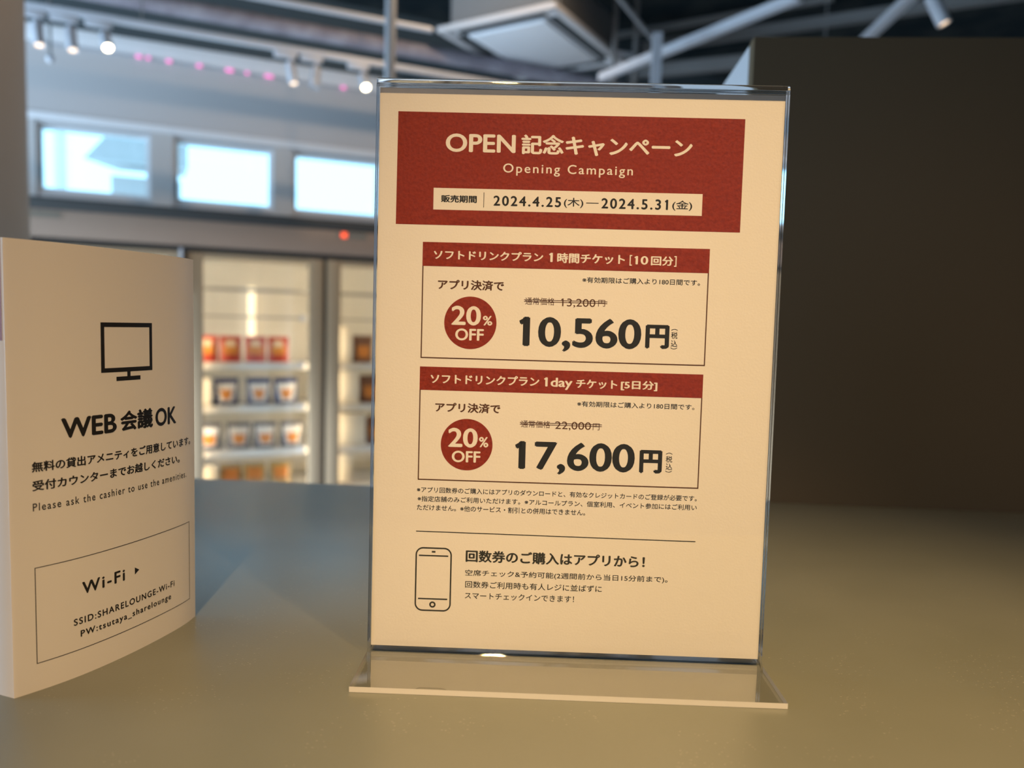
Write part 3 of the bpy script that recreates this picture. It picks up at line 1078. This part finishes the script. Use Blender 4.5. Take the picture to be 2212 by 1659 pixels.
pr = pouch('food_pouch', '', 'food packet', 'grey bowl pouches on the lower shelf', M['pouch_grey'], 0.130, 0.150, 0.05,
           [('bowl_print', M['bowl_white'], 0.08, 0.94, 0.14, 0.84, 0.16, 0.001), ('dish_print', M['pouch_orange'], 0.22, 0.80, 0.20, 0.56, 0.10, 0.002)])
row(pr, [(0.084, 0.216), (0.238, 0.380), (0.387, 0.518), (0.538, 0.668)], 0.4745,
    ['leftmost grey bowl pouch on the lower shelf, next to the curved card', 'second grey bowl pouch from the left on the lower shelf',
     'third grey bowl pouch from the left on the lower shelf', 'rightmost grey bowl pouch on the lower shelf beside the door frame'])
pr = pouch('food_pouch', '', 'food packet', 'golden pouches just above the counter edge', M['pouch_gold'], 0.125, 0.150, 0.06,
           [('food_print', M['pouch_orange'], 0.15, 0.85, 0.35, 0.80, 0.0, 0.001)])
row(pr, [(0.203, 0.328), (0.332, 0.456), (0.478, 0.600)], 0.2395,
    ['leftmost golden pouch on the bottom shelf just above the counter edge', 'middle golden pouch on the bottom shelf just above the counter edge',
     'rightmost golden pouch on the bottom shelf just above the counter edge'])
pr = pouch('food_pouch', '', 'food packet', 'brown pouches behind the right door', M['pouch_brown'], 0.125, 0.165, 0.06,
           [('food_print', M['pouch_orange'], 0.18, 0.84, 0.2, 0.62, 0.06, 0.001)])
for k, (e, z, lab) in enumerate(((1.022, 0.9745, 'topmost brown pouch behind the right-hand refrigerator door beside the sign'),
                                 (1.066, 0.7295, 'middle brown pouch behind the right-hand refrigerator door beside the sign'),
                                 (1.105, 0.4745, 'lowest brown pouch behind the right-hand refrigerator door beside the sign'))):
    o = pr if k == 0 else copy_tree(pr)
    o.location = wall_pt(e, 4.57, z)
    o['label'] = lab


def carton(w, h, d):
    t = thing('white_carton', '', 'carton', (0, 0, 0), RZ, 'white cartons in the refrigerator')
    bm = B(); box(bm, -w / 2, w / 2, 0, d, 0, h, 0.003); obj('carton_body', bm, M['carton'], t)
    bm = B(); box(bm, -w / 2 + 0.004, w / 2 - 0.004, 0.004, d * 0.5 - 0.002, h + 0.0002, h + 0.0015); obj('lid_flap', bm, M['carton'], t)
    return t


for e0, e1, z, h, lab in ((0.870, 0.948, 0.9745, 0.215, 'tall white carton on the top stocked shelf behind the right-hand door'),
                          (0.870, 0.994, 0.7295, 0.20, 'white carton on the middle shelf behind the right-hand door'),
                          (0.870, 1.037, 0.4745, 0.19, 'widest white carton on the lower shelf behind the right-hand door'),
                          (0.871, 0.962, 0.2395, 0.175, 'white carton on the bottom shelf behind the right-hand door'),
                          (0.086, 0.160, 0.7295, 0.15, 'narrow white carton left of the three navy pouches'),
                          (0.086, 0.196, 0.2395, 0.14, 'white carton left of the golden pouches just above the counter edge')):
    c = carton(e1 - e0, h, 0.14)
    c.location = wall_pt((e0 + e1) / 2, 4.525, z)
    c['label'] = lab

# ------------------------------------------------------------------ track with spotlights before the windows
TN, TZ = 4.0, 2.566
ct_ = thing('light_track', 'long white light track hanging above the windows', 'light track', wall_pt(0, TN, TZ), RZ)
bm = B(); box(bm, -1.6, 1.75, -0.016, 0.016, -0.012, 0.016, 0.002); obj('rail', bm, M['metal_white'], ct_)
for x in (-1.3, -0.15, 1.0):
    bm = B(); cyl(bm, (x, 0, 0.016), (x, 0, H - TZ), 0.004, seg=10); obj('hanger_rod', bm, M['pipe_dark'], ct_)


def spotlight(lens, tilt, turn, length=0.10):
    """adapter on the track, stem, tilted head with its lens; origin at the underside of the track"""
    t = thing('track_spotlight', '', 'spotlight', (0, 0, 0), RZ, 'spotlights on the track above the windows')
    bm = B(); box(bm, -0.078, 0.03, -0.014, 0.014, -0.03, 0.0, 0.003); obj('adapter', bm, M['metal_white'], t)
    bm = B(); cyl(bm, (0, 0, -0.031), (0, 0, -0.062), 0.008, seg=12); obj('stem', bm, M['metal_white'], t)
    m = Matrix.Translation((0, 0, -0.062)) @ Matrix.Rotation(turn, 4, 'Z') @ Matrix.Rotation(tilt, 4, 'X')
    bm = B(); revolve(bm, [(0, 0.012), (0.018, 0.012), (0.023, 0.004), (0.024, -length), (0.0185, -length), (0.018, -length + 0.012), (0, -length + 0.012)], 24, m)
    hd = obj('head', bm, M['metal_white'], t)
    bm = B(); revolve(bm, [(0, -length + 0.003), (0.0165, -length + 0.004), (0.0175, -length + 0.007), (0, -length + 0.009)], 24, m)
    obj('lens', bm, lens, hd)
    return t


LAMPS = [(-0.567, M['lamp_dim'], -0.30, 0.4, 'leftmost spotlight on the window track, next to the round column'),
         (-0.439, M['lamp_dim'], -0.30, 0.4, 'second spotlight on the window track, between the column and a bright one'),
         (-0.304, M['lamp_on'], -0.75, 0.28, 'bright spotlight glaring at the viewer above the first window'),
         (0.515, M['lamp_dim'], -0.3, 0.5, 'spotlight with a faint lens above the gap of the second and third window'),
         (0.642, M['lamp_off'], 0.25, 2.6, 'spotlight turned away, without visible lens, on the window track'),
         (0.878, M['lamp_on'], -0.75, 0.05, 'bright spotlight glaring at the viewer beside the sign corner')]
for e, lens, tilt, turn, lab in LAMPS:
    s = spotlight(lens, tilt, turn)
    s.location = wall_pt(e, TN, TZ - 0.0125)
    s['label'] = lab

dc = thing('ceiling_sensor', 'small round sensor hanging on a thin stem between the first two spotlights', 'sensor', wall_pt(-0.525, TN + 0.05, 2.367), RZ)
bm = B(); cyl(bm, (0, 0, 0.016), (0, 0, H - 2.367), 0.006, seg=10); obj('stem', bm, M['pipe_dark'], dc)
bm = B(); bmesh.ops.create_uvsphere(bm, u_segments=16, v_segments=12, radius=0.018); obj('globe', bm, M['metal_white'], dc)

glints = thing('pink_glint_row', 'row of small pink glows standing in for LED reflections above the grey wall', 'painted glint', wall_pt(0, NB - 0.018, 2.757), RZ)  # pink LED reflections, made as small glowing boxes
bm = B(); box(bm, -0.75, 1.25, -0.008, 0.004, -0.004, 0.004); obj('glint_base', bm, M['metal_white'], glints)
for x, w in ((-0.211, 0.03), (-0.16, 0.02), (-0.048, 0.03), (0.121, 0.03), (0.294, 0.045), (0.398, 0.02), (0.529, 0.05), (0.998, 0.03)):
    bm = B(); box(bm, x - w / 2, x + w / 2, -0.012, -0.0085, -0.010, 0.006, 0.001); obj('pink_glint', bm, M['pink'], glints)

# ------------------------------------------------------------------ ceiling cassette, pipes, posts
K = (2.85 - 1.232) / (3.1 - 1.232)            # cassette corners at its own height
c4 = [Vector((x * K, y * K, 2.85)) for x, y in ((-0.854, 4.931), (-0.101, 4.541), (0.37, 5.497), (-0.356, 5.807))]
ctr = sum(c4, Vector()) / 4
ax = math.radians(-27.0)
ca = thing('ceiling_cassette', 'square pale air-conditioning cassette hanging under the dark ceiling', 'air conditioner', (ctr.x, ctr.y, 2.83), ax)
hx, hy = 0.37, 0.46
bm = B()
for q in ((-hx, hx, -hy, -hy + 0.045), (-hx, hx, hy - 0.045, hy), (-hx, -hx + 0.045, -hy + 0.045, hy - 0.045), (hx - 0.045, hx, -hy + 0.045, hy - 0.045)):
    box(bm, q[0], q[1], q[2], q[3], 0.0, 0.03, 0.003)
obj('rim', bm, M['cassette_rim'], ca)
bm = B(); box(bm, -hx + 0.046, hx - 0.046, -hy + 0.046, hy - 0.046, 0.012, 0.03); obj('outlet_tray', bm, M['cassette'], ca)
bm = B(); box(bm, -hx + 0.13, hx - 0.13, -hy + 0.13, hy - 0.13, -0.006, 0.011, 0.004); obj('intake_grille', bm, M['cassette'], ca)
for q in ((-hx + 0.10, hx - 0.10, -hy + 0.055, -hy + 0.110), (-hx + 0.10, hx - 0.10, hy - 0.110, hy - 0.055),
          (-hx + 0.055, -hx + 0.110, -hy + 0.125, hy - 0.125), (hx - 0.110, hx - 0.055, -hy + 0.125, hy - 0.125)):
    bm = B(); box(bm, q[0], q[1], q[2], q[3], 0.006, 0.0115); obj('air_slot', bm, M['slot'], ca, label='dark air outlet slot')
bm = B(); box(bm, -hx + 0.06, hx - 0.06, -hy + 0.06, hy - 0.06, 0.031, 0.26); obj('casing', bm, M['pipe_dark'], ca)
bm = B()
for sx in (-1, 1):
    for sy in (-1, 1):
        cyl(bm, (sx * (hx - 0.03), sy * (hy - 0.10), 0.03), (sx * (hx - 0.03), sy * (hy - 0.10), H - 2.83), 0.006, seg=8)
obj('hanger_rod', bm, M['pipe_dark'], ca)


def pipe(name, p0, p1, r, m, label, cat, square=False):
    bm = B()
    if square:
        bar(bm, p0, p1, r * 2, r * 2)
    else:
        cyl(bm, p0, p1, r, seg=24)
    c = (Vector(p0) + Vector(p1)) / 2
    bmesh.ops.translate(bm, verts=bm.verts, vec=-c)
    return tag(obj(name, bm, m, loc=c), label, cat)


pipe('lagged_pipe', wall_pt(-3.0, 4.3, 2.79), wall_pt(3.2, 4.3, 2.77), 0.042, M['lagging'], 'mauve grey lagged pipe running above the window track', 'pipe')
pipe('conduit_pipe', wall_pt(-1.5, 3.4, 2.551), wall_pt(1.06, 3.4, 2.557), 0.013, M['metal_white'], 'pale conduit running from the top edge to the cassette corner', 'pipe')
pipe('support_pole', (-0.705, 3.0, 0.0), (-0.705, 3.0, H), 0.021, M['metal_grey'], 'thin grey floor-to-ceiling pole rising behind the left edge of the sign', 'pole')
pipe('support_post', (0.352, 3.20, 0.0), (0.352, 3.20, 2.43), 0.019, M['metal_white'], 'short-looking pale post under the sloping rail right of the cassette', 'post', True)


def sc_pt(x, y, z0, z):
    k = (z - 1.232) / (z0 - 1.232)
    return (x * k, y * k, z)


ra = sc_pt(0.221, 5.532, 3.0, 2.455)
rb = sc_pt(1.202, 4.204, 3.0, 2.455)
pipe('ceiling_rail', ra, rb, 0.017, M['metal_white'], 'pale rail running from the cassette over the post to the top edge', 'rail', True)
pipe('ceiling_beam', (0.50, 5.38, 3.15), (2.9, 4.35, 3.15), 0.030, M['pipe_dark'], 'grey beam under the ceiling passing behind the right spotlight', 'beam', True)
pipe('ceiling_beam', (0.30, 5.35, 3.22), (1.55, 4.75, 3.22), 0.016, M['pipe_dark'], 'thin grey beam high above the pale rail', 'beam', True)
pipe('ceiling_beam', sc_pt(0.45, 6.05, 3.2, 2.9), sc_pt(2.0, 5.55, 3.2, 2.9), 0.035, M['pipe_dark'], 'low dull beam just above the sign between post and cabinet', 'beam', True)
pipe('brace_pipe', sc_pt(0.20, 4.10, 3.0, 2.9), sc_pt(0.52, 4.85, 3.0, 2.9), 0.013, M['metal_grey'], 'thin slanting brace between the cassette and the post', 'pipe')
pipe('ceiling_duct', (-3.2, 4.3, 3.14), (1.1, 6.6, 3.14), 0.10, M['pipe_dark'], 'dark round duct high under the ceiling behind the cassette', 'duct')
hf = thing('hanging_frame', 'dark square hanger frame right of the cassette', 'frame', (0.31, 4.45, 2.62), 0.35)
bm = B(); box(bm, -0.075, -0.055, -0.01, 0.01, -0.02, 0.68); obj('upright', bm, M['pipe_dark'], hf)
bm = B(); box(bm, 0.055, 0.075, -0.01, 0.01, -0.02, 0.68); obj('upright', bm, M['pipe_dark'], hf)
bm = B(); box(bm, -0.054, 0.054, -0.01, 0.01, 0.15, 0.175); obj('crossbar', bm, M['metal_grey'], hf)

tr2 = thing('light_track', 'short white light track above the dark cabinet', 'light track', (1.47, 0, 2.7), 0.0)
bm = B(); box(bm, -0.026, 0.026, 2.2, 5.0, -0.016, 0.016, 0.002); obj('rail', bm, M['metal_white'], tr2)
for y in (2.6, 4.6):
    bm = B(); cyl(bm, (0, y, 0.016), (0, y, 0.6), 0.004, seg=10); obj('hanger_rod', bm, M['pipe_dark'], tr2)
s = spotlight(M['lamp_dim'], 0.45, -1.95, 0.105)
s.location = (1.47, 3.30, 2.6835)
s.rotation_euler = (0, 0, 0)
s.scale = (1.15, 1.15, 1.15)
s['label'] = 'white spotlight pointing down to the right above the dark cabinet'
s['group'] = 'spotlights on the track above the cabinet'
